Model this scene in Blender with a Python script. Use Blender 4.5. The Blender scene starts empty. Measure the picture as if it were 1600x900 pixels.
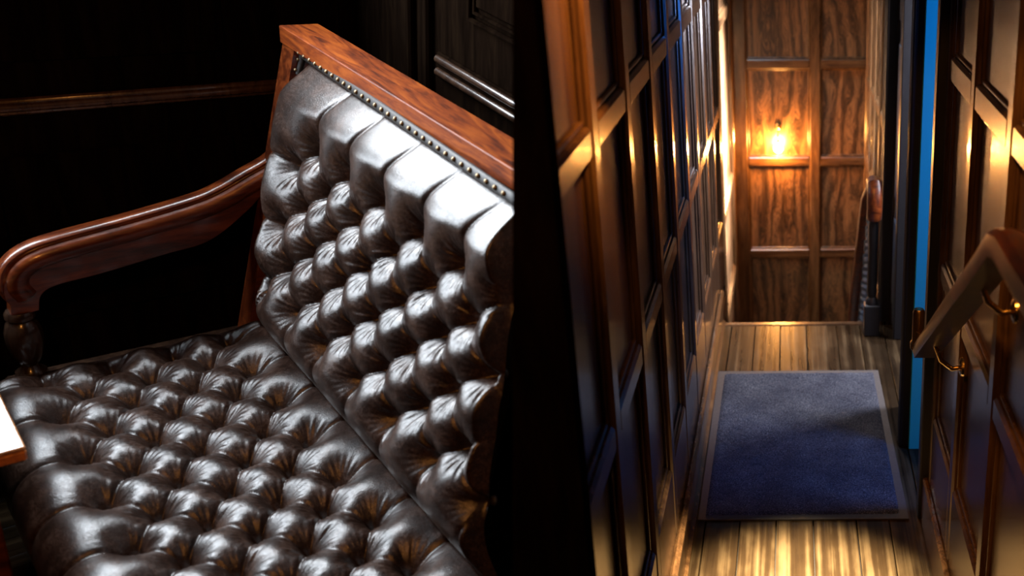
import bpy, math, random
import numpy as np
from mathutils import Matrix, Vector

random.seed(4)
rng = np.random.default_rng(7)
C = bpy.context.scene.collection
sc = bpy.context.scene

# ------------------------------------------------------------------ camera
F, PX, PY, HZ, VX, H = 1600.0, 1270.0, 450.0, -180.0, 1235.0, 2.0
pitch = math.atan((PY - HZ) / F)
psi = math.atan((PX - VX) / (F / math.cos(pitch)))
cd = bpy.data.cameras.new('camera')
cam = bpy.data.objects.new('camera', cd)
C.objects.link(cam)
cam.location = (0, 0, H)
cam.rotation_euler = (math.pi / 2 - pitch, 0, -psi)
cd.sensor_width = 36
cd.lens = 36.0 * F / 1600.0
cd.shift_x = (800.0 - PX) / 1600.0          # a shift lens keeps the corridor upright
cd.shift_y = 0
cd.clip_start = 0.05
cd.dof.use_dof = True
cd.dof.focus_distance = 3.0
cd.dof.aperture_fstop = 2.6
cd.dof.aperture_blades = 0
sc.camera = cam

# ------------------------------------------------------------------ world, exposure
w = bpy.data.worlds.new('world')
sc.world = w
w.use_nodes = True
w.node_tree.nodes['Background'].inputs[0].default_value = (0.10, 0.09, 0.09, 1)
w.node_tree.nodes['Background'].inputs[1].default_value = 0.02
sc.view_settings.view_transform = 'Standard'
sc.view_settings.look = 'None'
sc.view_settings.gamma = 1
sc.view_settings.use_curve_mapping = False
sc.view_settings.exposure = 0.0

# the snug on the left stands at an angle to the corridor: its axes and origin in the world
RA = np.array([[0.6815921, 0.7146035, 0.1573978],
               [-0.7105738, 0.6977426, -0.0907749],
               [-0.1746912, -0.0499713, 0.9833544]])
RO = np.array([-1.5745261, 2.6308266, 0.7849621])
ROOM = Matrix(((*RA[0], RO[0]), (*RA[1], RO[1]), (*RA[2], RO[2]), (0, 0, 0, 1)))

def look(loc, tgt):
    return (Vector(tgt) - Vector(loc)).to_track_quat('-Z', 'Y').to_matrix().to_4x4()

def area(name, loc, tgt, sx, sy, power, col, room=False, spread=180):
    l = bpy.data.lights.new(name, 'AREA')
    l.shape = 'RECTANGLE'
    l.size, l.size_y = sx, sy
    l.energy, l.color = power, col
    l.spread = math.radians(spread)
    o = bpy.data.objects.new(name, l)
    C.objects.link(o)
    m = Matrix.Translation(loc) @ look(loc, tgt)
    o.matrix_world = ROOM @ m if room else m
    return o

def point(name, loc, r, power, col):
    l = bpy.data.lights.new(name, 'POINT')
    l.energy, l.color, l.shadow_soft_size = power, col, r
    o = bpy.data.objects.new(name, l)
    C.objects.link(o)
    o.location = loc
    return o

# daylight through the snug's windows (left of the frame)
area('snug_window_light', (-0.42, -1.00, 1.50), (0.9, -1.00, 1.50), 1.1, 1.6, 150, (0.84, 0.92, 1.0), True)
area('snug_high_window_light', (-0.29, -0.12, 1.75), (0.8, -0.12, 1.75), 0.55, 0.9, 92, (0.88, 0.94, 1.0), True)
# warm lamps at the head of the steps, above the camera, and a downlight over the foot of the steps
point('bar_lamp_light', (-0.30, -0.20, 2.70), 0.10, 70, (1.0, 0.36, 0.07))
def spot(name, loc, tgt, power, col, ang, blend, r):
    l = bpy.data.lights.new(name, 'SPOT')
    l.energy, l.color, l.spot_size, l.spot_blend, l.shadow_soft_size = power, col, math.radians(ang), blend, r
    o = bpy.data.objects.new(name, l); C.objects.link(o)
    o.matrix_world = Matrix.Translation(loc) @ look(loc, tgt)
    return o
spot('wall_washer_light', (0.10, 1.62, 2.44), (-0.354, 1.85, 1.92), 230, (1.0, 0.40, 0.08), 46, 0.7, 0.05)
spot('right_washer_light', (-0.05, 1.50, 2.44), (0.40, 1.85, 1.50), 90, (1.0, 0.40, 0.08), 50, 0.7, 0.05)
spot('steps_downlight', (0.02, 2.25, 2.43), (0.01, 2.47, 0), 11000, (1.0, 0.80, 0.50), 22, 1.0, 0.03)
# daylight through the two side doorways and the stair windows, plus one added fill
area('doorway_daylight', (1.45, 2.90, 1.55), (0.0, 3.30, 0.1), 0.40, 0.9, 40, (0.04, 0.25, 1.0))
area('far_doorway_daylight', (1.45, 4.05, 1.5), (0.0, 4.0, 0.2), 0.5, 0.8, 125, (0.86, 0.86, 1.0))
area('stair_window_light', (0.425, 5.42, 2.15), (-0.354, 5.50, 0.80), 0.5, 0.4, 160, (0.92, 0.96, 1.0), spread=24)
area('baluster_fill_light', (-0.15, 5.25, -0.75), (0.36, 4.95, 0.25), 0.30, 0.25, 16, (0.35, 0.6, 1.0), spread=50)  # added blue fill, hidden below the landing, to light the balusters
area('stairwell_daylight', (-0.33, 5.70, 2.10), (0.44, 5.2, 0.3), 0.5, 0.5, 48, (0.80, 0.88, 1.0), spread=80)

# ------------------------------------------------------------------ mesh helpers
class MB:
    def __init__(s):
        s.v, s.f = [], []
    def add(s, vs, fs):
        n = len(s.v)
        s.v += [tuple(map(float, v)) for v in vs]
        s.f += [tuple(i + n for i in f) for f in fs]
        return s
    def box(s, x0, x1, y0, y1, z0, z1, c=0.003):
        c = min(c, (x1-x0)*.45, (y1-y0)*.45, (z1-z0)*.45)
        X = ((x0, x0+c, x1-c, x1), (y0, y0+c, y1-c, y1), (z0, z0+c, z1-c, z1))
        vs, idx = [], {}
        for sx in (0, 1):
            for sy in (0, 1):
                for sz in (0, 1):
                    e = (3*sx, 3*sy, 3*sz); i = (1+sx, 1+sy, 1+sz)
                    for k in range(3):
                        q = list(i); q[k] = e[k]
                        idx[(sx, sy, sz, k)] = len(vs)
                        vs.append((X[0][q[0]], X[1][q[1]], X[2][q[2]]))
        fs = []
        for k in range(3):
            a, b = (k+1) % 3, (k+2) % 3
            for sk in (0, 1):
                f = []
                for (sa, sb) in ((0, 0), (1, 0), (1, 1), (0, 1)):
                    t = [0, 0, 0]; t[k] = sk; t[a] = sa; t[b] = sb
                    f.append(idx[(*t, k)])
                fs.append(tuple(f) if sk else tuple(reversed(f)))
        for k in range(3):                       # edges along axis k
            a, b = (k+1) % 3, (k+2) % 3
            for sa in (0, 1):
                for sb in (0, 1):
                    t0 = [0, 0, 0]; t0[a] = sa; t0[b] = sb; t1 = list(t0); t1[k] = 1
                    f = [idx[(*t0, a)], idx[(*t1, a)], idx[(*t1, b)], idx[(*t0, b)]]
                    fs.append(tuple(f) if (sa != sb) else tuple(reversed(f)))
        for sx in (0, 1):
            for sy in (0, 1):
                for sz in (0, 1):
                    f = [idx[(sx, sy, sz, k)] for k in range(3)]
                    fs.append(tuple(f) if (sx+sy+sz) % 2 else tuple(reversed(f)))
        return s.add(vs, fs)
    def lathe(s, prof, n=20, at=(0, 0, 0), axis='z'):
        vs, fs = [], []
        for r, z in prof:
            for k in range(n):
                a = 2*math.pi*k/n
                p = (r*math.cos(a), r*math.sin(a), z)
                if axis == 'x': p = (p[2], p[0], p[1])
                if axis == 'y': p = (p[0], p[2], p[1])
                vs.append((p[0]+at[0], p[1]+at[1], p[2]+at[2]))
        for i in range(len(prof)-1):
            for k in range(n):
                k2 = (k+1) % n
                fs.append((i*n+k, i*n+k2, (i+1)*n+k2, (i+1)*n+k))
        fs.append(tuple(range(n-1, -1, -1)))
        fs.append(tuple((len(prof)-1)*n+k for k in range(n)))
        return s.add(vs, fs)
    def tube(s, pts, r, n=10):
        pts = [Vector(p) for p in pts]
        rs = r if hasattr(r, '__len__') else [r]*len(pts)
        vs, fs = [], []
        up = Vector((0, 0, 1)); 
        for i, p in enumerate(pts):
            d = (pts[min(i+1, len(pts)-1)] - pts[max(i-1, 0)]).normalized()
            a = d.cross(up)
            if a.length < 1e-3: a = d.cross(Vector((1, 0, 0)))
            a.normalize(); b = a.cross(d)
            for k in range(n):
                t = 2*math.pi*k/n
                vs.append(p + a*rs[i]*math.cos(t) + b*rs[i]*math.sin(t))
        for i in range(len(pts)-1):
            for k in range(n):
                k2 = (k+1) % n
                fs.append((i*n+k, i*n+k2, (i+1)*n+k2, (i+1)*n+k))
        fs.append(tuple(range(n-1, -1, -1))); fs.append(tuple((len(pts)-1)*n+k for k in range(n)))
        return s.add(vs, fs)
    def sweep(s, path, sect, cap=True):
        """sect: list of (side, up) offsets; path: list of (point, up, side)."""
        m = len(sect); vs, fs = [], []
        for p, u, sd in path:
            p, u, sd = Vector(p), Vector(u), Vector(sd)
            for a, b in sect: vs.append(p + sd*a + u*b)
        for i in range(len(path)-1):
            for k in range(m):
                k2 = (k+1) % m
                fs.append((i*m+k, i*m+k2, (i+1)*m+k2, (i+1)*m+k))
        if cap:
            fs.append(tuple(range(m-1, -1, -1))); fs.append(tuple((len(path)-1)*m+k for k in range(m)))
        return s.add(vs, fs)
    def prism(s, poly, lo, hi, axis=0):
        """poly: list of 2D points in the two other axes (cyclic order), extruded along axis."""
        m = len(poly); vs = []
        for t in (lo, hi):
            for a, b in poly:
                p = [0, 0, 0]; p[axis] = t; p[(axis+1) % 3] = a; p[(axis+2) % 3] = b
                vs.append(p)
        fs = [tuple(range(m-1, -1, -1)), tuple(range(m, 2*m))]
        for k in range(m):
            k2 = (k+1) % m
            fs.append((k, k2, m+k2, m+k))
        return s.add(vs, fs)
    def mesh(s, name, mat, smooth=False):
        me = bpy.data.meshes.new(name)
        me.from_pydata(s.v, [], s.f)
        if mat: me.materials.append(mat)
        import bmesh
        bm = bmesh.new(); bm.from_mesh(me)
        bmesh.ops.recalc_face_normals(bm, faces=bm.faces); bm.to_mesh(me); bm.free()
        if smooth:
            me.polygons.foreach_set('use_smooth', [True]*len(me.polygons))
        return me
    def obj(s, name, mat, parent=None, smooth=False, room=False):
        return link(name, s.mesh(name, mat, smooth), parent, room)

def link(name, me, parent=None, room=False, loc=None):
    o = bpy.data.objects.new(name, me)
    C.objects.link(o)
    if parent is not None: o.parent = parent
    if loc is not None: o.location = loc
    if room and parent is None: o.matrix_world = ROOM @ Matrix.Translation(loc or (0, 0, 0))
    return o

def thing(name, label, cat, loc=(0, 0, 0), room=False, group=None):
    o = link(name, None, None, room, loc)
    o.empty_display_size = 0.1
    o['label'], o['category'] = label, cat
    if group: o['group'] = group
    return o

def struct(o):
    o['kind'] = 'structure'
    return o

def smooth_by_angle(o, deg=35):
    me = o.data
    me.polygons.foreach_set('use_smooth', [True]*len(me.polygons))
    me.set_sharp_from_angle(angle=math.radians(deg))

# ------------------------------------------------------------------ materials
def newmat(name):
    m = bpy.data.materials.new(name); m.use_nodes = True
    nt = m.node_tree; b = nt.nodes['Principled BSDF']
    return m, nt, b

def N(nt, t, **kw):
    n = nt.nodes.new(t)
    for k, v in kw.items():
        if k.startswith('i_'): n.inputs[k[2:].replace('_', ' ')].default_value = v
        else: setattr(n, k, v)
    return n

def ramp(nt, fac, stops):
    r = nt.nodes.new('ShaderNodeValToRGB')
    e = r.color_ramp.elements
    while len(e) < len(stops): e.new(0.5)
    for el, (p, c) in zip(e, stops):
        el.position = p; el.color = (*c, 1) if len(c) == 3 else c
    nt.links.new(fac, r.inputs[0])
    return r.outputs[0]

def coords(nt, scale, vary=True):
    tc = N(nt, 'ShaderNodeTexCoord')
    mp = N(nt, 'ShaderNodeMapping')
    mp.inputs['Scale'].default_value = scale
    nt.links.new(tc.outputs['Object'], mp.inputs['Vector'])
    if vary:
        oi = N(nt, 'ShaderNodeObjectInfo')
        mu = N(nt, 'ShaderNodeMath', operation='MULTIPLY'); mu.inputs[1].default_value = 37.0
        nt.links.new(oi.outputs['Random'], mu.inputs[0])
        cb = N(nt, 'ShaderNodeCombineXYZ')
        for k in range(3): nt.links.new(mu.outputs[0], cb.inputs[k])
        nt.links.new(cb.outputs[0], mp.inputs['Location'])
    return mp.outputs[0]

def wood(name, dark, mid, light, rough=0.3, scale=(9, 9, 1.3), figure=2.0, coat=0.3, bump=0.06, spec=0.5):
    m, nt, b = newmat(name)
    v = coords(nt, scale)
    n1 = N(nt, 'ShaderNodeTexNoise'); n1.inputs['Scale'].default_value = 1.6
    n1.inputs['Detail'].default_value = 5; n1.inputs['Distortion'].default_value = figure
    nt.links.new(v, n1.inputs['Vector'])
    n2 = N(nt, 'ShaderNodeTexNoise'); n2.inputs['Scale'].default_value = 14
    n2.inputs['Detail'].default_value = 4; n2.inputs['Distortion'].default_value = 0.6
    nt.links.new(v, n2.inputs['Vector'])
    mx = N(nt, 'ShaderNodeMath', operation='MULTIPLY_ADD')
    mx.inputs[1].default_value = 0.35
    nt.links.new(n2.outputs[0], mx.inputs[0]); nt.links.new(n1.outputs[0], mx.inputs[2])
    col = ramp(nt, mx.outputs[0], [(0.48, dark), (0.66, mid), (0.86, light)])
    nt.links.new(col, b.inputs['Base Color'])
    b.inputs['Roughness'].default_value = rough
    b.inputs['Coat Weight'].default_value = coat
    b.inputs['Coat Roughness'].default_value = 0.12
    b.inputs['Specular IOR Level'].default_value = spec
    bp = N(nt, 'ShaderNodeBump'); bp.inputs['Strength'].default_value = bump; bp.inputs['Distance'].default_value = 0.01
    nt.links.new(n2.outputs[0], bp.inputs['Height']); nt.links.new(bp.outputs[0], b.inputs['Normal'])
    return m

def veneer(name, dark, mid, light, rough=0.35):
    """crotch-figured veneer: distorted bands that sweep upwards"""
    m, nt, b = newmat(name)
    v = coords(nt, (2.6, 2.6, 0.6))
    n0 = N(nt, 'ShaderNodeTexNoise'); n0.inputs['Scale'].default_value = 1.7; n0.inputs['Detail'].default_value = 3
    nt.links.new(v, n0.inputs['Vector'])
    vm = N(nt, 'ShaderNodeVectorMath', operation='MULTIPLY_ADD')
    vm.inputs[1].default_value = (1.5, 1.5, 0.9)
    nt.links.new(n0.outputs['Color'], vm.inputs[0]); nt.links.new(v, vm.inputs[2])
    wv = N(nt, 'ShaderNodeTexWave', wave_type='BANDS', bands_direction='X')
    wv.inputs['Scale'].default_value = 1.2; wv.inputs['Distortion'].default_value = 4.0
    wv.inputs['Detail'].default_value = 5; wv.inputs['Detail Scale'].default_value = 1.6
    nt.links.new(vm.outputs[0], wv.inputs['Vector'])
    mp = N(nt, 'ShaderNodeMapping'); mp.inputs['Scale'].default_value = (26, 26, 3)
    nt.links.new(vm.outputs[0], mp.inputs['Vector'])
    n2 = N(nt, 'ShaderNodeTexNoise'); n2.inputs['Scale'].default_value = 2.0; n2.inputs['Detail'].default_value = 5
    nt.links.new(mp.outputs[0], n2.inputs['Vector'])
    mx = N(nt, 'ShaderNodeMath', operation='MULTIPLY_ADD'); mx.inputs[1].default_value = 0.20
    nt.links.new(wv.outputs['Fac'], mx.inputs[0])
    m2 = N(nt, 'ShaderNodeMath', operation='MULTIPLY'); m2.inputs[1].default_value = 0.88
    nt.links.new(n2.outputs[0], m2.inputs[0]); nt.links.new(m2.outputs[0], mx.inputs[2])
    col = ramp(nt, mx.outputs[0], [(0.36, dark), (0.53, mid), (0.70, light)])
    nt.links.new(col, b.inputs['Base Color'])
    b.inputs['Roughness'].default_value = rough
    b.inputs['Coat Weight'].default_value = 0.15
    b.inputs['Coat Roughness'].default_value = 0.2
    return m

def plain(name, col, rough=0.5, metal=0.0, coat=0.0, noise=0.0):
    m, nt, b = newmat(name)
    b.inputs['Base Color'].default_value = (*col, 1)
    b.inputs['Roughness'].default_value = rough
    b.inputs['Metallic'].default_value = metal
    b.inputs['Coat Weight'].default_value = coat
    v = coords(nt, (30, 30, 30))
    n = N(nt, 'ShaderNodeTexNoise'); n.inputs['Scale'].default_value = 2; n.inputs['Detail'].default_value = 4
    nt.links.new(v, n.inputs['Vector'])
    r = N(nt, 'ShaderNodeMapRange'); r.inputs['To Min'].default_value = max(0.02, rough-.08); r.inputs['To Max'].default_value = rough+.1
    nt.links.new(n.outputs[0], r.inputs['Value']); nt.links.new(r.outputs[0], b.inputs['Roughness'])
    return m

def leather_mat():
    m, nt, b = newmat('dark_leather')
    v = coords(nt, (1, 1, 1), False)
    n1 = N(nt, 'ShaderNodeTexNoise'); n1.inputs['Scale'].default_value = 16; n1.inputs['Detail'].default_value = 6
    n1.inputs['Roughness'].default_value = 0.7
    n2 = N(nt, 'ShaderNodeTexNoise'); n2.inputs['Scale'].default_value = 210; n2.inputs['Detail'].default_value = 4
    n2.inputs['Distortion'].default_value = 1.0
    n3 = N(nt, 'ShaderNodeTexVoronoi'); n3.inputs['Scale'].default_value = 330
    for n in (n1, n2, n3): nt.links.new(v, n.inputs['Vector'])
    mx = N(nt, 'ShaderNodeMath', operation='MULTIPLY_ADD'); mx.inputs[1].default_value = 0.6
    nt.links.new(n2.outputs[0], mx.inputs[0]); nt.links.new(n1.outputs[0], mx.inputs[2])
    col = ramp(nt, mx.outputs[0], [(0.58, (0.006, 0.0028, 0.0016)), (0.80, (0.015, 0.0062, 0.0035)), (1.02, (0.050, 0.028, 0.020))])
    nt.links.new(col, b.inputs['Base Color'])
    rr = N(nt, 'ShaderNodeMapRange'); rr.inputs['From Min'].default_value = .3; rr.inputs['From Max'].default_value = .7
    rr.inputs['To Min'].default_value = 0.28; rr.inputs['To Max'].default_value = 0.36
    nt.links.new(n2.outputs[0], rr.inputs['Value']); nt.links.new(rr.outputs[0], b.inputs['Roughness'])
    n4 = N(nt, 'ShaderNodeTexNoise'); n4.inputs['Scale'].default_value = 95; n4.inputs['Detail'].default_value = 7
    n4.inputs['Roughness'].default_value = 0.75; n4.inputs['Distortion'].default_value = 1.5
    nt.links.new(v, n4.inputs['Vector'])
    sp = N(nt, 'ShaderNodeMapRange'); sp.inputs['From Min'].default_value = .34; sp.inputs['From Max'].default_value = .66
    sp.inputs['To Min'].default_value = 0.28; sp.inputs['To Max'].default_value = 0.80
    nt.links.new(n4.outputs[0], sp.inputs['Value']); nt.links.new(sp.outputs[0], b.inputs['Specular IOR Level'])
    ad = N(nt, 'ShaderNodeMath', operation='ADD')
    nt.links.new(n2.outputs[0], ad.inputs[0]); nt.links.new(n3.outputs['Distance'], ad.inputs[1])
    a2 = N(nt, 'ShaderNodeMath', operation='MULTIPLY_ADD'); a2.inputs[1].default_value = 1.6
    nt.links.new(n4.outputs[0], a2.inputs[0]); nt.links.new(ad.outputs[0], a2.inputs[2])
    bp = N(nt, 'ShaderNodeBump'); bp.inputs['Strength'].default_value = 0.16; bp.inputs['Distance'].default_value = 0.002
    nt.links.new(a2.outputs[0], bp.inputs['Height']); nt.links.new(bp.outputs[0], b.inputs['Normal'])
    return m

def carpet_mat():
    m, nt, b = newmat('rug_pile')
    v = coords(nt, (1, 1, 1), False)
    n1 = N(nt, 'ShaderNodeTexNoise'); n1.inputs['Scale'].default_value = 260; n1.inputs['Detail'].default_value = 3
    n2 = N(nt, 'ShaderNodeTexNoise'); n2.inputs['Scale'].default_value = 6; n2.inputs['Detail'].default_value = 4
    for n in (n1, n2): nt.links.new(v, n.inputs['Vector'])
    mx = N(nt, 'ShaderNodeMath', operation='MULTIPLY_ADD'); mx.inputs[1].default_value = 0.35
    nt.links.new(n2.outputs[0], mx.inputs[0]); nt.links.new(n1.outputs[0], mx.inputs[2])
    col = ramp(nt, mx.outputs[0], [(0.45, (0.010, 0.011, 0.018)), (0.68, (0.027, 0.030, 0.043)), (0.9, (0.11, 0.115, 0.13))])
    nt.links.new(col, b.inputs['Base Color'])
    b.inputs['Roughness'].default_value = 0.95
    b.inputs['Specular IOR Level'].default_value = 0.1
    bp = N(nt, 'ShaderNodeBump'); bp.inputs['Strength'].default_value = 0.9; bp.inputs['Distance'].default_value = 0.006
    nt.links.new(n1.outputs[0], bp.inputs['Height']); nt.links.new(bp.outputs[0], b.inputs['Normal'])
    return m

def plank_mat():
    m, nt, b = newmat('worn_varnished_board')
    v = coords(nt, (24, 0.35, 24))
    n1 = N(nt, 'ShaderNodeTexNoise'); n1.inputs['Scale'].default_value = 1.8; n1.inputs['Detail'].default_value = 5
    n1.inputs['Distortion'].default_value = 0.2
    nt.links.new(v, n1.inputs['Vector'])
    b.inputs['IOR'].default_value = 1.16
    v2 = coords(nt, (5, 2, 5))
    n2 = N(nt, 'ShaderNodeTexNoise'); n2.inputs['Scale'].default_value = 3.0; n2.inputs['Detail'].default_value = 8
    nt.links.new(v2, n2.inputs['Vector'])
    mx = N(nt, 'ShaderNodeMath', operation='MULTIPLY_ADD'); mx.inputs[1].default_value = 0.5
    nt.links.new(n2.outputs[0], mx.inputs[0]); nt.links.new(n1.outputs[0], mx.inputs[2])
    col = ramp(nt, mx.outputs[0], [(0.45, (0.006, 0.0035, 0.002)), (0.76, (0.016, 0.0095, 0.0045)), (1.12, (0.060, 0.040, 0.020))])
    nt.links.new(col, b.inputs['Base Color'])
    rr = N(nt, 'ShaderNodeMapRange'); rr.inputs['From Min'].default_value = .5; rr.inputs['From Max'].default_value = 1.0
    rr.inputs['To Min'].default_value = 0.22; rr.inputs['To Max'].default_value = 0.42
    nt.links.new(mx.outputs[0], rr.inputs['Value']); nt.links.new(rr.outputs[0], b.inputs['Roughness'])
    bp = N(nt, 'ShaderNodeBump'); bp.inputs['Strength'].default_value = 0.35; bp.inputs['Distance'].default_value = 0.004
    nt.links.new(n1.outputs[0], bp.inputs['Height']); nt.links.new(bp.outputs[0], b.inputs['Normal'])
    return m

M_leather = leather_mat()
M_mahog = wood('polished_mahogany', (0.045, 0.008, 0.002), (0.145, 0.027, 0.004), (0.25, 0.058, 0.007), rough=0.5, scale=(2.2, 14, 14), figure=2.4, coat=0.0, spec=0.15)
M_arm = wood('arm_mahogany', (0.026, 0.005, 0.0015), (0.080, 0.015, 0.003), (0.15, 0.034, 0.007), rough=0.28, scale=(12, 2.2, 12), figure=2.0, coat=0.4)
M_darkwood = wood('dark_panel_wood', (0.010, 0.005, 0.003), (0.020, 0.010, 0.006), (0.034, 0.018, 0.010), rough=0.24, coat=0.4)
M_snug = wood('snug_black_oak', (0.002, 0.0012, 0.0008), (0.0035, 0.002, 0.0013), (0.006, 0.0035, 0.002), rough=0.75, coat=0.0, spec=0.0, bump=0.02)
M_button = plain('button_leather', (0.006, 0.0035, 0.0025), 0.6)
M_hand = wood('dark_handrail_mahogany', (0.008, 0.002, 0.0008), (0.026, 0.006, 0.0018), (0.055, 0.014, 0.004), rough=0.36, scale=(12, 2.2, 12), coat=0.2, spec=0.3)
M_stile = wood('walnut_frame', (0.035, 0.016, 0.006), (0.066, 0.031, 0.012), (0.11, 0.055, 0.022), rough=0.27, coat=0.3)
M_rail = wood('walnut_rail', (0.035, 0.016, 0.006), (0.066, 0.031, 0.012), (0.11, 0.055, 0.022), rough=0.27, scale=(1.3, 1.3, 10), coat=0.3)
M_panel = veneer('walnut_veneer', (0.016, 0.007, 0.003), (0.070, 0.033, 0.013), (0.17, 0.086, 0.036), rough=0.36)
M_side = wood('side_panel_walnut', (0.030, 0.015, 0.008), (0.050, 0.026, 0.014), (0.075, 0.042, 0.022), rough=0.26, coat=0.3)
M_black = plain('black_gloss_paint', (0.006, 0.006, 0.008), 0.42, coat=0.0)
M_navy = plain('navy_gloss_paint', (0.012, 0.030, 0.060), 0.35, coat=0.2)
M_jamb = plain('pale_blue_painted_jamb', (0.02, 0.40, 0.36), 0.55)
M_brass = plain('aged_brass', (0.72, 0.48, 0.18), 0.24, metal=1.0)
M_nail = plain('antique_brass_nail', (0.20, 0.15, 0.09), 0.38, metal=1.0)
M_rugedge = plain('rug_rubber_edge', (0.022, 0.018, 0.017), 0.7)
M_pile = carpet_mat()
M_plank = plank_mat()
M_subfloor = plain('dark_gap', (0.006, 0.004, 0.003), 0.9)
M_table = wood('table_walnut', (0.12, 0.045, 0.015), (0.24, 0.095, 0.032), (0.36, 0.16, 0.06), rough=0.16, scale=(2, 14, 14), coat=0.6)
M_tableedge = wood('table_edge_wood', (0.30, 0.085, 0.014), (0.46, 0.14, 0.022), (0.60, 0.20, 0.035), rough=0.3, scale=(2, 14, 14))
M_plaster = plain('dark_brown_plaster', (0.020, 0.014, 0.010), 0.8)
M_balus = plain('blue_lit_baluster', (0.050, 0.095, 0.16), 0.2, coat=0.5)  # blue of the stairwell light put into the baluster colour

m, nt, b = newmat('lit_bulb_glass')
b.inputs['Base Color'].default_value = (1, 0.8, 0.5, 1)
b.inputs['Emission Color'].default_value = (1.0, 0.40, 0.085, 1)
b.inputs['Emission Strength'].default_value = 1800
M_bulb = m
m, nt, b = newmat('window_pane_glass')
b.inputs['Transmission Weight'].default_value = 1.0
b.inputs['Roughness'].default_value = 0.02
b.inputs['IOR'].default_value = 1.1
M_glass = m

# ================================================================== STRUCTURE: corridor
XL, XR, YF = -0.354, 0.440, 6.20
REC = 0.0215                                   # how far panels sit behind the frame

# floor of single boards
floor = struct(MB().box(-0.40, 0.62, 2.30, 4.58, -0.10, -0.026, 0).obj('floor', M_subfloor))
xs = [-0.40, -0.277, -0.150, -0.028, 0.061, 0.209, 0.318, 0.43, 0.55]
xs = [-0.40, -0.302, -0.186, -0.064, 0.061, 0.207, 0.318, 0.432, 0.55]
for i in range(len(xs)-1):
    g = 0.0016
    dz = rng.uniform(-0.0012, 0.0)
    MB().box(xs[i]+g, xs[i+1]-g, 2.30, 4.58, -0.0255, dz, 0.002).obj('floor_board', M_plank, floor)
MB().box(-0.36, 0.34, 4.58, 4.625, -0.034, 0.003, 0.008).obj('nosing', M_rail, floor)
# treads going down towards the end wall
stairs = struct(MB().box(-0.40, 0.44, 4.60, 4.62, -0.20, -0.036, 0).obj('stair_flight', M_stile))
for k in range(5):
    y0 = 4.60 + 0.25*k
    MB().box(-0.352, 0.438, y0, y0+0.30, -0.215-0.185*k, -0.185-0.185*k, 0.006).obj('tread', M_plank, stairs)

def panelling(parent, xf, sgn, stiles, sw, rails, y0, y1, z0, z1, mstile, mrail, mpanel, skip=None, lip=True):
    """a framed wall along y. xf: front plane; sgn=+1 if the room lies at larger x."""
    xb = xf - sgn*0.026
    xa, xc = sorted((xb, xf))
    for yc in stiles:
        lo, hi = max(yc-sw/2, y0), min(yc+sw/2, y1)
        MB().box(xa, xc, lo, hi, z0, z1, 0.007).obj('stile', mstile, parent)
    yy = sorted(stiles)
    bays = [(a+sw/2, b2-sw/2) for a, b2 in zip(yy[:-1], yy[1:])]
    for (ya, yb) in bays:
        for (ra, rb) in rails:
            x2 = xf - sgn*0.0015
            p, q2 = sorted((xb, x2))
            MB().box(p, q2, ya, yb, ra, rb, 0.007).obj('rail', mrail, parent)
        rr = sorted(rails)
        cells = [(a[1], b2[0]) for a, b2 in zip(rr[:-1], rr[1:])]
        for (za, zb) in cells:
            xp = xf - sgn*REC
            p, q2 = sorted((xp, xp - sgn*0.004))
            MB().box(p, q2, ya, yb, za, zb, 0).obj('panel', mpanel, parent)
            if lip:                               # small moulding round the recess
                m2 = MB(); t = 0.010
                def bead(pa, pb):
                    m2.tube([pa, pb], t*0.62, 8)
                xm = xp + sgn*0.003
                bead((xm, ya+.006, za+.006), (xm, yb-.006, za+.006)); bead((xm, ya+.006, zb-.006), (xm, yb-.006, zb-.006))
                bead((xm, ya+.006, za+.006), (xm, ya+.006, zb-.006)); bead((xm, yb-.006, za+.006), (xm, yb-.006, zb-.006))
                o = m2.obj('panel_bead', mstile, parent); smooth_by_angle(o, 50)

# left wall of the corridor: also the partition that closes off the snug
wl = struct(MB().box(-0.389, -0.3795, 1.50, YF, -1.0, 2.45, 0).obj('wall_left', M_darkwood))
st = [1.83 + 0.3935*k for k in range(9)]       # up to 4.98
panelling(wl, XL, 1, [1.47] + st, 0.062, [(0.10, 0.42), (0.945, 1.003), (1.543, 1.602), (2.14, 2.20)], 1.455, 5.02, 0.0, 2.45, M_side, M_side, M_side)
panelling(wl, XL, 1, [5.10, 6.04, 6.19], 0.075, [(-0.98, -0.80), (-0.26, -0.205), (0.325, 0.385), (1.32, 1.378), (1.95, 2.05)], 5.02, YF, -1.0, 2.45, M_stile, M_rail, M_panel)
panelling(wl, XL, 1, [4.62, 5.05], 0.05, [(-0.98, -0.80), (-0.26, -0.205), (-0.10, 0.0)], 4.62, 5.07, -1.0, 0.0, M_stile, M_rail, M_panel)
# end post of the partition: a board that widens towards its foot
trim = MB()
zt, zb = 2.05, 0.20
xt = -0.37955 - 0.10115*(1.85395-zt)/(1.85395-0.90702)
xb_ = -0.37955 - 0.10115*(1.85395-zb)/(1.85395-0.90702)
trim.prism([(zb, xb_), (zb, XL+0.004), (zt, XL+0.004), (zt, min(xt, XL-0.004))], 1.45, 1.50, axis=1)
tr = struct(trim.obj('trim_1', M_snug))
bb = MB()
bb.box(XL-0.004, XL+0.012, 1.50, 4.60, 0.0, 0.150, 0.003).box(XL-0.004, XL+0.020, 1.50, 4.60, 0.148, 0.186, 0.009)
bb.box(XL-0.004, XL+0.022, 1.50, 4.60, 0.0, 0.03, 0.01)
struct(bb.obj('baseboard_left', M_stile))

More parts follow.
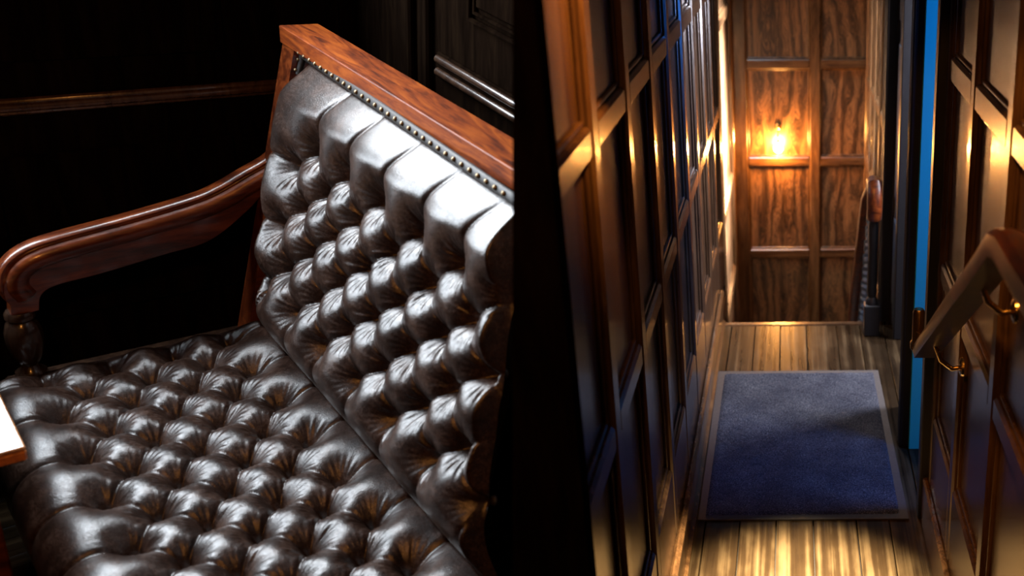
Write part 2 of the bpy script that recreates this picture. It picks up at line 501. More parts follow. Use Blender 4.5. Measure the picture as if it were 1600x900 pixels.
# end wall: two columns of figured panels
we = struct(MB().box(-0.40, 0.60, YF+0.035, YF+0.06, -1.1, 2.45, 0).obj('wall_end', M_darkwood))
ex = [(-0.36, -0.274), (0.107, 0.173), (0.456, 0.52)]
ez = [(-1.0, -0.84), (-0.232, -0.175), (0.372, 0.429), (0.971, 1.028), (1.57, 1.63), (2.17, 2.23)]
for (a, c2) in ex:
    MB().box(a, c2, YF, YF+0.04, -1.0, 2.45, 0.006).obj('stile', M_stile, we)
for (a, c2) in ((ex[0][1], ex[1][0]), (ex[1][1], ex[2][0])):
    for (z0, z1) in ez:
        MB().box(a, c2, YF+0.0012, YF+0.04, z0, z1, 0.006).obj('rail', M_rail, we)
    for (z0, z1) in zip([e[1] for e in ez[:-1]], [e[0] for e in ez[1:]]):
        MB().box(a, c2, YF+0.022, YF+0.036, z0, z1, 0).obj('panel', M_panel, we)
        m2 = MB(); yb = YF+0.019; t = 0.0065
        for pa, pb in (((a+.006, yb, z0+.006), (c2-.006, yb, z0+.006)), ((a+.006, yb, z1-.006), (c2-.006, yb, z1-.006)),
                       ((a+.006, yb, z0+.006), (a+.006, yb, z1-.006)), ((c2-.006, yb, z0+.006), (c2-.006, yb, z1-.006))):
            m2.tube([pa, pb], t, 8)
        o = m2.obj('panel_bead', M_stile, we); smooth_by_angle(o, 50)

# right wall: panels beyond the doors, two doorways, panels in the foreground
wr = struct(MB().box(0.4655, 0.505, 4.60, YF+0.03, -1.0, 1.70, 0).obj('wall_right', M_darkwood))
panelling(wr, XR, -1, [4.80 + 0.33*k for k in range(5)], 0.05, [(-0.98, -0.8), (-0.05, 0.01), (0.40, 0.455), (0.885, 0.945), (1.62, 1.70)], 4.77, YF, -1.0, 1.70, M_stile, M_rail, M_panel)
wn = struct(MB().box(0.4655, 0.505, 0.9, 2.93, 0.0, 2.45, 0).obj('wall_right_front', M_darkwood))
panelling(wn, XR, -1, [2.905, 2.49, 2.045, 1.60, 1.155], 0.055, [(0.10, 0.42), (0.885, 0.945), (1.487, 1.556), (2.1, 2.17)], 0.9, 2.93, 0.0, 2.45, M_side, M_side, M_side)
struct(MB().box(XR-0.016, XR+0.004, 1.2, 2.93, 0, 0.17, 0.006).obj('baseboard_right', M_stile))

def casing(name, y0, y1, xf, x1, mat, z1=2.2, flutes=3):
    m2 = MB(); m2.box(xf, x1, y0, y1, 0.0, z1, 0.004)
    wdt = (y1-y0)
    return struct(m2.obj(name, mat))

# near doorway (between casings at y 2.97 and 3.40): daylight falls through it
casing('trim_2', 2.93, 2.985, 0.415, 0.505, M_black)
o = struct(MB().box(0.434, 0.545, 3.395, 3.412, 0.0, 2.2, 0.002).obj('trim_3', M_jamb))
t4 = casing('trim_4', 3.412, 3.47, 0.402, 0.505, M_black)
for k, yy in enumerate((3.42, 3.435, 3.45, 3.465)):
    o = MB().tube([(0.402, yy, 0.0), (0.402, yy, 2.2)], 0.0045, 8).obj('reed', M_black, t4); smooth_by_angle(o, 50)
struct(MB().box(0.43, 0.505, 2.93, 3.47, 2.2, 2.45, 0.004).obj('trim_5', M_black))
# wall between the doorways, far doorway (y 3.72 - 4.40) and its leaf folded back
struct(MB().box(0.455, 0.505, 3.47, 3.70, 0.0, 2.45, 0.004).obj('wall_right_middle', M_darkwood))
casing('trim_6', 3.68, 3.74, 0.432, 0.505, M_black)
t7 = casing('trim_7', 4.40, 4.44, 0.47, 0.56, M_black)
d1 = struct(MB().box(0.478, 0.515, 4.42, 4.62, 0.005, 2.15, 0.003).obj('door_1', M_navy))
for (a, c2) in ((0.12, 0.55), (0.65, 1.35), (1.45, 2.05)):
    MB().box(0.472, 0.480, 4.46, 4.585, a, c2, 0.003).obj('door_panel', M_navy, d1)
t8 = casing('trim_8', 4.62, 4.77, 0.428, 0.505, M_black)
for yy in (4.63, 4.655, 4.70, 4.75):
    o = MB().tube([(0.428, yy, 0.0), (0.428, yy, 2.2)], 0.006, 8).obj('reed', M_black, t8); smooth_by_angle(o, 50)
struct(MB().box(0.44, 0.505, 3.47, 4.77, 2.15, 2.45, 0.004).obj('trim_9', M_black))
struct(MB().box(0.51, 1.80, 3.56, 3.62, -0.1, 2.45, 0).obj('wall_light_divider', M_plaster))  # unseen wall added to keep the two doorway lights apart
# side room floor beyond the doorways and the ceiling over the corridor
struct(MB().box(0.55, 1.70, 2.3, 4.6, -0.10, -0.002, 0).obj('floor_side', M_plank))
struct(MB().box(-0.42, 0.52, 2.6, YF+0.06, 2.45, 2.50, 0).obj('ceiling', M_plaster))
struct(MB().box(-0.36, 0.45, 1.80, 1.86, 2.0, 2.45, 0.004).obj('lamp_baffle', M_darkwood))  # unseen drop board added to stop warm lamp light reaching the rug
# stair window high in the right wall of the stairwell
wd = struct(MB().box(0.47, 0.505, 4.95, 5.02, 1.70, 2.45, 0.003).box(0.47, 0.505, 5.98, 6.05, 1.70, 2.45, 0.003).obj('window_1', M_stile))
MB().box(0.46, 0.505, 4.95, 6.05, 1.66, 1.72, 0.003).obj('window_sill', M_rail, wd)

# ================================================================== THINGS: corridor
rug = thing('doormat', 'blue-grey pile doormat with a dark rubber edge lying on the floorboards', 'rug', (0.024, 3.50, 0.001))
m2 = MB()
X0, X1, Y0, Y1 = -0.355, 0.355, -0.565, 0.570
m2.prism([(X0+.003, Y0+.002), (X1+.006, Y0-.006), (X1-.008, Y1-.002), (X0-.001, Y1)], 0.0, 0.005, axis=2)
o = m2.obj('rubber_edge', M_rugedge, rug)
ins = 0.026
nx, ny = 60, 100
vs = []; fs = []
for j in range(ny+1):
    for i in range(nx+1):
        s, t = i/nx, j/ny
        x = (X0+ins) + s*((X1-ins)-(X0+ins)) - 0.006*t*(s-.2) + 0.004*(1-t)*s
        y = (Y0+ins) + t*((Y1-ins)-(Y0+ins)) - 0.005*s*(1-t)
        e = min(s, 1-s)*nx, min(t, 1-t)*ny
        z = 0.0105 if min(e) > 0.5 else 0.0045
        vs.append((x, y, z + 0.0012*rng.normal()*(min(e) > 0.5)))
for j in range(ny):
    for i in range(nx):
        a = j*(nx+1)+i
        fs.append((a, a+1, a+nx+2, a+nx+1))
o = MB().add(vs, fs).obj('pile', M_pile, rug, smooth=True)
rug['label'] = 'blue-grey pile doormat with a dark rubber edge lying on the floorboards'

# lamp on the end wall
lamp = thing('wall_lamp', 'small brass wall lamp with a bare glowing bulb on the end wall panelling', 'lamp', (-0.086, YF+0.02, 0.60))
o = MB().lathe([(0.001, -0.004), (0.022, -0.004), (0.020, 0.006), (0.008, 0.012), (0.001, 0.014)], 20, axis='y').obj('wall_plate', M_brass, lamp); smooth_by_angle(o)
o.location = (0, -0.004, 0.02); o.rotation_euler = (0, 0, math.pi)
o = MB().tube([(0, -0.012, 0.02), (0, -0.05, 0.026), (0, -0.075, 0.015), (0, -0.08, -0.01), (0, -0.08, -0.03)], 0.0035, 8).obj('arm', M_brass, lamp); smooth_by_angle(o, 60)
ring = [(0.012*math.cos(a), -0.08, -0.038+0.011*math.sin(a)) for a in np.linspace(0, 2*math.pi, 21)]
o = MB().tube(ring, 0.0026, 8).obj('ring', M_brass, lamp); smooth_by_angle(o, 60)
o = MB().lathe([(0.001, -0.066), (0.012, -0.064), (0.0125, -0.055), (0.008, -0.051), (0.003, -0.048)], 16, at=(0, -0.08, 0)).obj('bulb_holder', M_brass, lamp); smooth_by_angle(o)
o = MB().lathe([(0.010, -0.062), (0.014, -0.070), (0.022, -0.082), (0.0265, -0.095), (0.025, -0.108), (0.018, -0.119), (0.008, -0.125), (0.001, -0.1265)], 20, at=(0, -0.08, 0)).obj('bulb', M_bulb, lamp, smooth=True)

# banister going down the stairs at the end
ban = thing('staircase_banister', 'dark newel post with red-brown handrail and cold-lit turned balusters at the stair head', 'banister', (0.37, 4.48, 0.0))
m2 = MB(); m2.box(-0.036, 0.036, -0.036, 0.036, 0.0, 0.155, 0.004).obj('newel_base', M_black, ban)
o = MB().lathe([(0.030, 0.155), (0.028, 0.175), (0.019, 0.19), (0.024, 0.22), (0.021, 0.40), (0.024, 0.54), (0.019, 0.56), (0.026, 0.58), (0.026, 0.62)], 16).obj('newel_post', M_black, ban); smooth_by_angle(o)
# rail cap that curls over the newel
sect = [(0.036*math.cos(a)*(1 if abs(math.cos(a)) < .8 else .97), 0.026*math.sin(a)) for a in np.linspace(0, 2*math.pi, 14, endpoint=False)]
path = []
slope = math.atan2(0.93, 0.62)
pts = [(-0.03, 0.585), (-0.045, 0.63), (-0.040, 0.70), (-0.015, 0.745), (0.03, 0.745), (0.075, 0.70), (0.12, 0.635), (0.55, -0.02), (0.86, -0.49)]
for i, (y, z) in enumerate(pts):
    a = Vector(pts[min(i+1, len(pts)-1)]) - Vector(pts[max(i-1, 0)])
    a.normalize()
    sc_ = 1.0
    path.append(((0.0 if i < 6 else -0.018*min(i-5, 2), y, z), (0, -a[1], a[0]), (1, 0, 0)))
o = MB().sweep(path, sect).obj('handrail', M_arm, ban); smooth_by_angle(o, 40)
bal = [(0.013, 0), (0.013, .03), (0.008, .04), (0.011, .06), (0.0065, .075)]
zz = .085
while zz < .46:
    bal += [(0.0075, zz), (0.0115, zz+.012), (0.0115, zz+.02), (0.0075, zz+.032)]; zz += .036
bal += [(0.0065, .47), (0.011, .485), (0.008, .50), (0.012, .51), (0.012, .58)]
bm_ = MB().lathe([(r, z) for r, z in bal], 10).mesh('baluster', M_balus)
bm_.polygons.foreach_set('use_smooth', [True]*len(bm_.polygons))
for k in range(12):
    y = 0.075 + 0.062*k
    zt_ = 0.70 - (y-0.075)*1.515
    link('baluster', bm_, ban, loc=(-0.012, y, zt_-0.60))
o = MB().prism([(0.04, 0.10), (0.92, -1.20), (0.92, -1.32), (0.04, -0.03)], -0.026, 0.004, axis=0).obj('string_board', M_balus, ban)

# handrail by the steps in the foreground
hr = thing('handrail', 'blurred mahogany stair handrail with brass end on the near right panelling', 'handrail', (0.360, 2.55, 0.83))
sect = [(-0.030, -0.022), (0.030, -0.022), (0.034, -0.004), (0.030, 0.016), (0.014, 0.026), (-0.014, 0.026), (-0.030, 0.016), (-0.034, -0.004)]
pts = [(-1.30, 0.62), (-0.96, 0.615), (-0.90, 0.60), (-0.855, 0.565), (0.0, -0.02)]
path = []
for i, (y, z) in enumerate(pts):
    a = (Vector(pts[min(i+1, len(pts)-1)]) - Vector(pts[max(i-1, 0)])).normalized()
    path.append(((0, y, z), (0, -a[1], a[0]), (1, 0, 0)))
o = MB().sweep(path, sect).obj('rail', M_hand, hr); smooth_by_angle(o, 30)
o = MB().lathe([(0.001, 0.095), (0.013, 0.094), (0.0165, 0.086), (0.0165, 0.0), (0.021, -0.006), (0.021, -0.022), (0.012, -0.034), (0.001, -0.036)], 18, at=(-0.018, 0.02, 0.0)).obj('brass_end', M_brass, hr); smooth_by_angle(o)
for (y, z) in ((-0.16, 0.085), (-0.70, 0.47)):
    o = MB().tube([(0.075, y, z-0.08), (0.05, y, z-0.085), (0.02, y, z-0.06), (0.0, y, z-0.008)], 0.007, 8).obj('bracket', M_brass, hr); smooth_by_angle(o, 60)
    o = MB().lathe([(0.001, 0.0), (0.026, 0.0), (0.024, 0.006), (0.008, 0.012)], 16, axis='x').obj('bracket_rose', M_brass, hr); smooth_by_angle(o)
    o.location = (0.078, y, z-0.08); o.rotation_euler = (0, 0, math.pi)

# ================================================================== SNUG: setting (room axes)
FL = -0.43
lo_ = struct(MB().box(-0.34, 1.30, -2.4, 0.52, FL-0.05, FL, 0).obj('floor_snug', M_subfloor, room=True))
for k in range(13):
    MB().box(-0.34+0.126*k, -0.34+0.126*k+0.122, -2.4, 0.52, FL-0.02, FL+0.001, 0.002).obj('floor_board', M_plank, lo_)
# wall behind the arm, with a moulded dado rail; windows further along it
XW = -0.30
w1 = MB()
w1.box(XW-0.03, XW, -0.40, 0.56, FL, 1.15, 0).box(XW-0.03, XW, -2.6, -0.40, FL, 0.28, 0)
w1.box(XW-0.03, XW, -2.6, -0.40, 2.35, 2.5, 0).box(XW-0.03, XW, -2.6, -2.38, 0.28, 2.35, 0)
w1.box(XW-0.03, XW, 0.24, 0.56, 1.15, 2.35, 0).box(XW-0.03, XW, -0.40, 0.56, 2.28, 2.5, 0)
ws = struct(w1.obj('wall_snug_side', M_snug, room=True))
o = MB()
o.box(XW, XW+0.014, -0.40, 0.50, 0.628, 0.672, 0.006)
o = o.tube([(XW+0.012, -0.40, 0.650), (XW+0.012, 0.50, 0.650)], 0.012, 10).obj('dado_rail', M_side, ws); smooth_by_angle(o, 50)
for (a, c2, z0, z1) in ((-0.38, 0.15, 0.05, 0.52), (-0.38, 0.15, 0.76, 1.10), (0.24, 0.46, 0.05, 0.52), (0.24, 0.46, 0.76, 1.10)):
    MB().box(XW, XW+0.010, a, c2, z0, z1, 0.008).obj('raised_panel', M_snug, ws)
for nme, (a, c2, z0, z1) in (('window_2', (-2.38, -0.40, 0.28, 2.35)), ('window_3', (-0.40, 0.24, 1.15, 2.28))):
    fr = MB(); t = 0.04
    fr.box(XW-0.03, XW+0.02, a, a+t, z0, z1).box(XW-0.03, XW+0.02, c2-t, c2, z0, z1).box(XW-0.03, XW+0.02, a, c2, z0, z0+t).box(XW-0.03, XW+0.02, a, c2, z1-t, z1)
    fo = struct(fr.obj(nme, M_snug, room=True))
# wall behind the backrest
YW = 0.50
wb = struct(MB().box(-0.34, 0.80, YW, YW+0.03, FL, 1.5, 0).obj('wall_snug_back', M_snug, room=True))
MB().box(-0.34, -0.31, 0.44, YW, FL, 1.5, 0.004).obj('corner_stile', M_snug, wb)
for (x0, x1) in ((0.02, 0.10), (0.15, 0.20)):
    MB().box(x0, x1, YW-0.02, YW, FL, 1.5, 0.006).obj('stile', M_snug, wb)
for z in (0.842, 0.876):
    o = MB().tube([(0.245, YW-0.012, z), (0.80, YW-0.012, z)], 0.011, 12).obj('moulding', M_darkwood, wb); smooth_by_angle(o, 50)
MB().box(0.235, 0.80, YW-0.012, YW, 0.825, 0.893, 0.004).obj('rail', M_snug, wb)
m2 = MB().tube([(0.40, YW-0.008, 1.45), (0.40, YW-0.008, 1.02), (0.80, YW-0.008, 1.02)], 0.008, 8)
o = m2.tube([(0.42, YW-0.006, 1.45), (0.42, YW-0.006, 1.04), (0.80, YW-0.006, 1.04)], 0.006, 8).obj('frame_bead', M_snug, wb); smooth_by_angle(o, 50)
MB().box(0.43, 0.79, YW-0.010, YW, 1.055, 1.44, 0.004).obj('raised_panel', M_snug, wb)

# ================================================================== SOFA
sofa = thing('chesterfield_sofa', 'buttoned dark brown leather sofa with a polished mahogany frame and scrolled arm', 'sofa', (0, 0, 0), room=True)
L = 0.18

def tuft_fields(x, v, L, x0, D, r0, rmax, pmin, pmax, ishift, bottom_half, left_half, Hp, rp, B, seed, wr=0.0022, pw=1.75):
    """height over the pit plane. x along, v across; pits where p=(x-x0)/L and r=(v-r0)/D are both whole or both half"""
    p = (x-x0)/L; r = (v-r0)/D
    pc = np.clip(p, pmin, None); rc = np.clip(r, 0, rmax)
    ea = np.abs(np.sin(np.pi*(pc+rc+ishift))); eb = np.abs(np.sin(np.pi*(pc-rc+ishift)))
    qa = 1-(1-ea)**8.0; qb = 1-(1-eb)**8.0
    dome = 0.40*(ea*eb)**0.8 + 0.60*(qa*qb)**0.8
    def ss(t): t = np.clip(t, 0, 1); return t*t*(3-2*t)
    def border(dist, s):
        q = 1-(1-s)**8.0
        t = ss(dist/0.5)
        return 0.40*s**(1.6-0.7*t) + 0.60*q**(1.6-0.6*t)
    if left_half:                                # seams of the back lean as they climb to the nails
        top = border(-r, np.abs(np.sin(np.pi*np.maximum(p-0.26*np.clip(-r, 0, 1.1), 0.5))))
    else:
        top = border(-r, np.abs(np.sin(np.pi*(pc+ishift))))
    bot = border(r-rmax, np.abs(np.sin(np.pi*(pc+ishift+bottom_half))))
    lef = border((pmin-p), np.abs(np.sin(np.pi*(rc+left_half))))
    dome = np.where(r < 0, top, np.where(r > rmax, bot, dome))
    dome = np.where((p < pmin) & (r >= 0) & (r <= rmax), lef, dome)
    corner = (p < pmin) & ((r > rmax) | ((r < 0) & (not left_half)))
    # in the corners keep the pleat from the corner button
    rr = np.where(r < 0, -r, r-rmax)*D; pp = (pmin-p)*L
    ang = np.arctan2(np.maximum(rr, 1e-6), np.maximum(pp, 1e-6))
    dome = np.where(corner, np.abs(np.sin(ang*2))**0.5*0.5+0.5, dome)
    # every neighbouring pit pulls the cover down; the nearest one also gathers it into pleats
    best = None; pull = np.zeros_like(p)
    for sh in (0.0, 0.5):
        bp_ = np.floor(p+ishift-sh); bq_ = np.floor(r-sh)
        for ip in (-1, 0, 1, 2):
            for iq in (-1, 0, 1, 2):
                pr = bp_+ip+sh-ishift; rq = bq_+iq+sh
                ok = (pr >= pmin-1e-6) & (rq >= -1e-6) & (rq <= rmax+1e-6)
                d = np.where(ok, np.hypot((p-pr)*L, (r-rq)*D), 9.0)
                pull += np.exp(-(d/rp)**pw)
                th = np.arctan2((r-rq)*D, (p-pr)*L)
                idn = pr*7.13+rq*3.7+seed
                if best is None: best = (d, th, idn)
                else:
                    k = d < best[0]
                    best = tuple(np.where(k, a, b2) for a, b2 in zip((d, th, idn), best))
    d, th, idn = best
    h = Hp*(1-np.minimum(pull, 1.05)) + B*dome - 0.014*np.exp(-(d/0.013)**2)
    n1 = 9 + np.floor(3*(np.sin(idn*12.9)*.5+.5)); ph = np.sin(idn*78.2)*3
    mod = 0.5+0.5*np.sin(2*th+ph*2.0)
    amp = wr*np.exp(-((d-0.032)/0.022)**2)
    h = h + amp*(np.sin(n1*th+ph+3*np.sin(2*th+ph)))*mod + 0.5*amp*np.sin((n1*2+3)*th-ph)
    return h, d

def value_noise(x, y, s, seed):
    g = np.random.default_rng(seed).random((64, 64))
    xi = x/s; yi = y/s
    i = np.floor(xi).astype(int); j = np.floor(yi).astype(int)
    fx = xi-i; fy = yi-j; fx = fx*fx*(3-2*fx); fy = fy*fy*(3-2*fy)
    G = lambda a, b2: g[a % 64, b2 % 64]
    return (G(i, j)*(1-fx)+G(i+1, j)*fx)*(1-fy)+(G(i, j+1)*(1-fx)+G(i+1, j+1)*fx)*fy - 0.5

def grid_obj(name, P, mat, parent):
    ny, nx = P.shape[:2]
    me = bpy.data.meshes.new(name)
    idx = np.arange(nx*ny).reshape(ny, nx)
    q = np.stack([idx[:-1, :-1], idx[:-1, 1:], idx[1:, 1:], idx[1:, :-1]], -1).reshape(-1, 4)
    me.vertices.add(nx*ny); me.vertices.foreach_set('co', P.reshape(-1).astype(np.float32))
    me.loops.add(q.size); me.loops.foreach_set('vertex_index', q.reshape(-1).astype(np.int32))
    me.polygons.add(len(q)); me.polygons.foreach_set('loop_start', (np.arange(len(q))*4).astype(np.int32))
    me.polygons.foreach_set('loop_total', np.full(len(q), 4, np.int32))
    me.polygons.foreach_set('use_smooth', np.ones(len(q), bool))
    me.update(); me.validate()
    me.materials.append(mat)
    return link(name, me, parent)

def ss(t):
    t = np.clip(t, 0, 1); return t*t*(3-2*t)

STEP = 0.0035
# ---- seat: v runs from the back crease (v=0) to the front edge, then rolls down
dyc = 0.14050
yb0, vf = 0.125, 0.125+0.470                      # flat part ends at y = yb0 - vf
Rf = 0.06
xg = np.arange(-0.085, 1.32, STEP); vg = np.arange(0, vf + Rf*math.pi/2 + 0.06, STEP)
XX, VV = np.meshgrid(xg, vg)
warpx = 0.012*value_noise(XX+3, VV+3, 0.11, 1); warpv = 0.012*value_noise(XX+3, VV+3, 0.11, 2)
h, d = tuft_fields(XX+warpx, VV+warpv, L, 0.0, dyc, yb0, 3.0, 0.0, 0, 0.0, 0.0, 0.0, 0.058, 0.044, 0.016, 1.0, 0.0024, 1.6)
h = h + 0.006*value_noise(XX+1, VV+1, 0.16, 3)
edge = ss((VV)/0.045)*ss((XX+0.085)/0.07)*ss((1.33-XX)/0.03)
h = h*(0.25+0.75*edge)
t = np.clip((VV-vf)/Rf, 0, math.pi/2); drop = np.maximum(VV-vf-Rf*math.pi/2, 0)
Yb = yb0 - np.minimum(VV, vf) - Rf*np.sin(t); Zb = -Rf*(1-np.cos(t)) - drop
Zb = Zb - 0.0
ny_, nz_ = -np.sin(t), np.cos(t)
fade = 1-0.45*ss((VV-vf)/(Rf*2.2))
P = np.stack([XX, Yb + ny_*h*fade, Zb + nz_*h*fade], -1)
seat = grid_obj('seat_cushion', P, M_leather, sofa)

# ---- back: v runs down from the nailed top edge
ab = math.radians(16.43)
x0b, byb, h0, dh = 0.05246, 0.02162, 0.7615, 0.08219
htop = 0.868
hbot = 0.03
vlen = htop - hbot
vg = np.arange(0, vlen+STEP, STEP)
ns = int(1.24/STEP)
S_, VV = np.meshgrid(np.linspace(0, 1, ns), vg)
hh = htop - VV
xl_ = -0.016 + 0.128*np.clip((0.60-hh)/0.5, 0, 1)**1.1 - 0.004
xr_ = 1.062 + 0.24*(1-hh/htop)
XX = xl_ + S_*(xr_-xl_)
warpx = 0.012*value_noise(XX+3, VV+3, 0.11, 5); warpv = 0.012*value_noise(XX+3, VV+3, 0.11, 6)
D2 = 2*dh
h, d = tuft_fields(XX+warpx, VV+warpv, L, x0b, D2, htop-(h0-dh), 2.5, 0.5, 0, 0.0, 0.5, 0.5, 0.062, 0.044, 0.018, 4.0, 0.0028, 1.45)
h = h + 0.006*value_noise(XX+5, VV+1, 0.16, 8)
dl = XX-xl_; dr = xr_-XX
edge = ss(dl/0.075)*ss(dr/0.015)
topf = ss(VV/0.12)**0.75
h = h*(0.12+0.88*edge)*(0.05+0.95*topf)
yb_ = byb + np.sin(ab)*hh; zb_ = np.cos(ab)*hh
roll = np.clip((0.24-hh)/0.20, 0, 1)               # the foot of the back turns under
yb_ = yb_ + 0.088*roll**1.5
h = h*(1-0.65*ss(roll))
side = (1-ss(dl/0.05))*0.03
P = np.stack([XX, yb_ - math.cos(ab)*h + side, zb_ - math.sin(ab)*h*-1*0 + math.sin(ab)*h*(-1)*(-1)*0 - 0*h + (-(-math.sin(ab)*h))], -1)
back = grid_obj('back_cushion', P, M_leather, sofa)

# buttons sunk in every pit
bt = MB().lathe([(0.0115, -0.002), (0.0115, 0.002), (0.009, 0.0050), (0.005, 0.0066), (0.0005, 0.007)], 14).mesh('button', M_button)
bt.polygons.foreach_set('use_smooth', [True]*len(bt.polygons))
for c in range(7):
    for k in range(0, 8):
        x = L*(k + (0.5 if c % 2 else 0.0))
        if x < 1.29:
            o = link('button', bt, seat, loc=(x, -dyc/2*c, -0.016))
for r in range(1, 7):
    for k in range(0, 7):
        x = x0b + L*(k + (1.0 if r % 2 else 0.5))
        if x < 1.03 + 0.04*r:
            hq = h0-dh*r
            o = link('button', bt, back, loc=(x, byb+math.sin(ab)*hq+0.014, math.cos(ab)*hq))
            o.rotation_euler = (math.pi/2-ab, 0, 0)

# nail strip along the top, and nails
def backpt(x, hq, off):
    return Vector((x, byb+math.sin(ab)*hq - math.cos(ab)*off, math.cos(ab)*hq + math.sin(ab)*off))
path = [(backpt(x, 0.866, 0.004), backpt(0, 1, 0)-backpt(0, 0, 0), (1, 0, 0)) for x in (0,)]
m2 = MB()
ups = (backpt(0, 1, 0)-backpt(0, 0, 0)).normalized(); nrm = (backpt(0, 0, 1)-backpt(0, 0, 0)).normalized()
sect = [(0.0125*math.cos(a), 0.008*math.sin(a)) for a in np.linspace(0, 2*math.pi, 10, endpoint=False)]
pp = [(backpt(-0.030, 0.80, 0.010), nrm, Vector((-1, 0, 0))), (backpt(-0.026, 0.845, 0.011), nrm, Vector((-.8, 0, .6))), (backpt(0.0, 0.860, 0.021), nrm, ups), (backpt(1.05, 0.866, 0.021), nrm, ups)]
o = m2.sweep(pp, sect).obj('edge_binding', M_button, sofa); smooth_by_angle(o, 60)
nb_ = MB().lathe([(0.0058, -0.001), (0.0058, 0.001), (0.0048, 0.0034), (0.0025, 0.0048), (0.0003, 0.0052)], 10).mesh('nail', M_nail)
nb_.polygons.foreach_set('use_smooth', [True]*len(nb_.polygons))
for k in range(36):
    x = -0.008 + 0.034*k
    if x > 1.04: break
    o = link('nail', nb_, sofa, loc=backpt(x, 0.860+0.006*x, 0.0295)); o.rotation_euler = (math.pi/2-ab, 0, 0)
for hq in (0.838, 0.810):
    o = link('nail', nb_, sofa, loc=backpt(-0.029, hq, 0.018)); o.rotation_euler = (math.pi/2-ab, 0, 0)

# top rail, a little out of square like the rest of the old frame
def railbox(x0, x1, y0, y1, z0, z1, yaw):
    m2 = MB().box(x0, x1, y0, y1, z0, z1, 0.002)
    m2.v = [(x, y + (x+0.1)*yaw, z) for x, y, z in m2.v]
    return m2
railbox(-0.112, 1.065, 0.229, 0.330, 0.832, 0.878, 0.038).obj('top_rail', M_mahog, sofa)
# back post at the left, following the rake of the back
pst = MB().prism([(0.030, -0.10), (0.115, -0.10), (0.320, 0.832), (0.232, 0.832)], -0.104, -0.030, axis=0).obj('back_post', M_arm, sofa)
bpanel = MB().prism([(0.10, -0.10), (0.16, -0.10), (0.33, 0.832), (0.285, 0.832)], -0.04, 1.05, axis=0).obj('back_board', M_darkwood, sofa)

# scrolled arm: a shaped board with a moulded cap running along it
top = [(0.230, 0.585), (0.211, 0.557), (0.175, 0.513), (0.107, 0.478), (0.041, 0.445), (-0.023, 0.424), (-0.174, 0.396), (-0.314, 0.375), (-0.381, 0.361), (-0.422, 0.340), (-0.449, 0.306), (-0.455, 0.262), (-0.44, 0.225)]
def catmull(pts, n=6):
    out = []
    P_ = [pts[0]] + list(pts) + [pts[-1]]
    for i in range(1, len(P_)-2):
        a, b2, c2, d2 = (np.array(P_[i-1]), np.array(P_[i]), np.array(P_[i+1]), np.array(P_[i+2]))
        for k in range(n):
            t = k/n
            out.append(tuple(0.5*((2*b2)+(-a+c2)*t+(2*a-5*b2+4*c2-d2)*t*t+(-a+3*b2-3*c2+d2)*t**3)))
    out.append(tuple(pts[-1])); return out
tc_ = catmull(top)
path = []
for i, (y, z) in enumerate(tc_):
    a = (Vector(tc_[min(i+1, len(tc_)-1)])-Vector(tc_[max(i-1, 0)])).normalized()
    path.append(((-0.105, y, z), (0, a[1], -a[0]), (1, 0, 0)))
cap = [(-0.030, -0.056), (0.012, -0.056), (0.024, -0.051), (0.032, -0.041), (0.0345, -0.029), (0.032, -0.017), (0.025, -0.009), (0.018, -0.0065), (0.0150, -0.002), (0.0165, 0.004), (0.012, 0.009), (0.004, 0.011), (-0.020, 0.010), (-0.034, 0.002), (-0.036, -0.020)]
o = MB().sweep(path, cap).obj('arm_cap', M_arm, sofa); smooth_by_angle(o, 40)
low = [(0.230, 0.500), (0.177, 0.454), (0.105, 0.380), (0.003, 0.308), (-0.107, 0.289), (-0.254, 0.266), (-0.350, 0.255), (-0.385, 0.235), (-0.395, 0.195)]
lc = catmull(low)
poly = [(y, z-0.02) for y, z in tc_[:-3]] + [(-0.452, 0.19)] + list(reversed(lc))
o = MB().prism(poly, -0.130, -0.086, axis=0).obj('arm_board', M_arm, sofa)
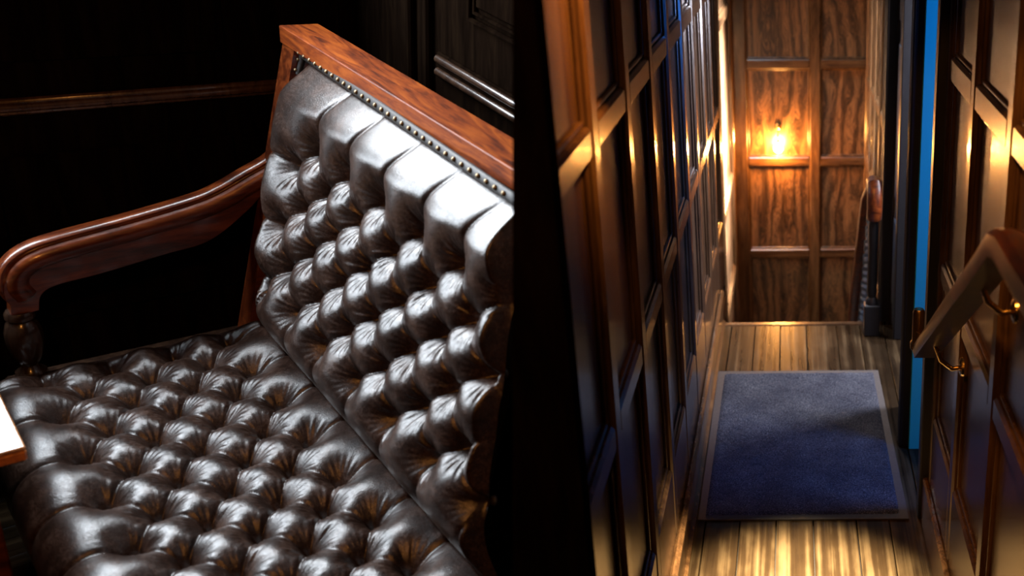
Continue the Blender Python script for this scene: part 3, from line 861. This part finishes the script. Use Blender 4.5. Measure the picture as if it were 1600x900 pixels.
o = MB().lathe([(0.030, 0.0), (0.034, 0.008), (0.034, 0.018), (0.024, 0.026), (0.018, 0.040), (0.026, 0.052), (0.034, 0.072), (0.040, 0.105), (0.040, 0.135), (0.034, 0.158), (0.026, 0.168), (0.032, 0.176), (0.032, 0.188), (0.028, 0.195)], 24, at=(-0.106, -0.432, 0.0)).obj('arm_post', M_darkwood, sofa); smooth_by_angle(o, 30)
# carcass below: side and front seat rails, legs
MB().box(-0.140, -0.072, -0.485, 0.12, -0.13, 0.000, 0.006).obj('side_rail', M_darkwood, sofa)
MB().box(-0.140, 1.31, -0.520, -0.47, -0.22, -0.085, 0.006).obj('front_rail', M_arm, sofa)
for (x, y) in ((-0.10, -0.47), (1.26, -0.47), (-0.10, 0.13), (1.24, 0.11)):
    o = MB().lathe([(0.018, FL+0.001), (0.022, FL+0.01), (0.020, FL+0.05), (0.030, -0.22), (0.034, -0.12)], 14, at=(x, y, 0)).obj('leg', M_arm, sofa); smooth_by_angle(o)
MB().box(-0.08, 1.31, -0.47, 0.12, -0.20, -0.075, 0.004).obj('seat_base', M_darkwood, sofa)

# ================================================================== TABLE at the bottom left
tab = thing('pub_table', 'corner of a wooden table glaring white in window light, in front of the sofa seat', 'table', (0.60, -0.55, FL), room=True)
zt = 0.265 - FL
MB().box(-0.80, 0.0, -0.65, 0.0, zt-0.010, zt, 0.003).obj('table_top', M_table, tab)
MB().box(-0.80, 0.0, -0.65, 0.0, zt-0.034, zt-0.010, 0.004).obj('edge_band', M_tableedge, tab)
MB().box(-0.72, -0.11, -0.57, -0.11, zt-0.10, zt-0.034, 0.003).obj('apron', M_darkwood, tab)
for (x, y) in ((-0.085, -0.085), (-0.72, -0.085), (-0.085, -0.57), (-0.72, -0.57)):
    MB().box(x-0.025, x+0.025, y-0.025, y+0.025, 0.001, zt-0.034, 0.004).obj('leg', M_arm, tab)
    o = MB().tube([(x+0.027, y, zt-0.20), (x+0.040, y, zt-0.20)], 0.010, 10).obj('brass_stud', M_brass, tab); smooth_by_angle(o, 40)
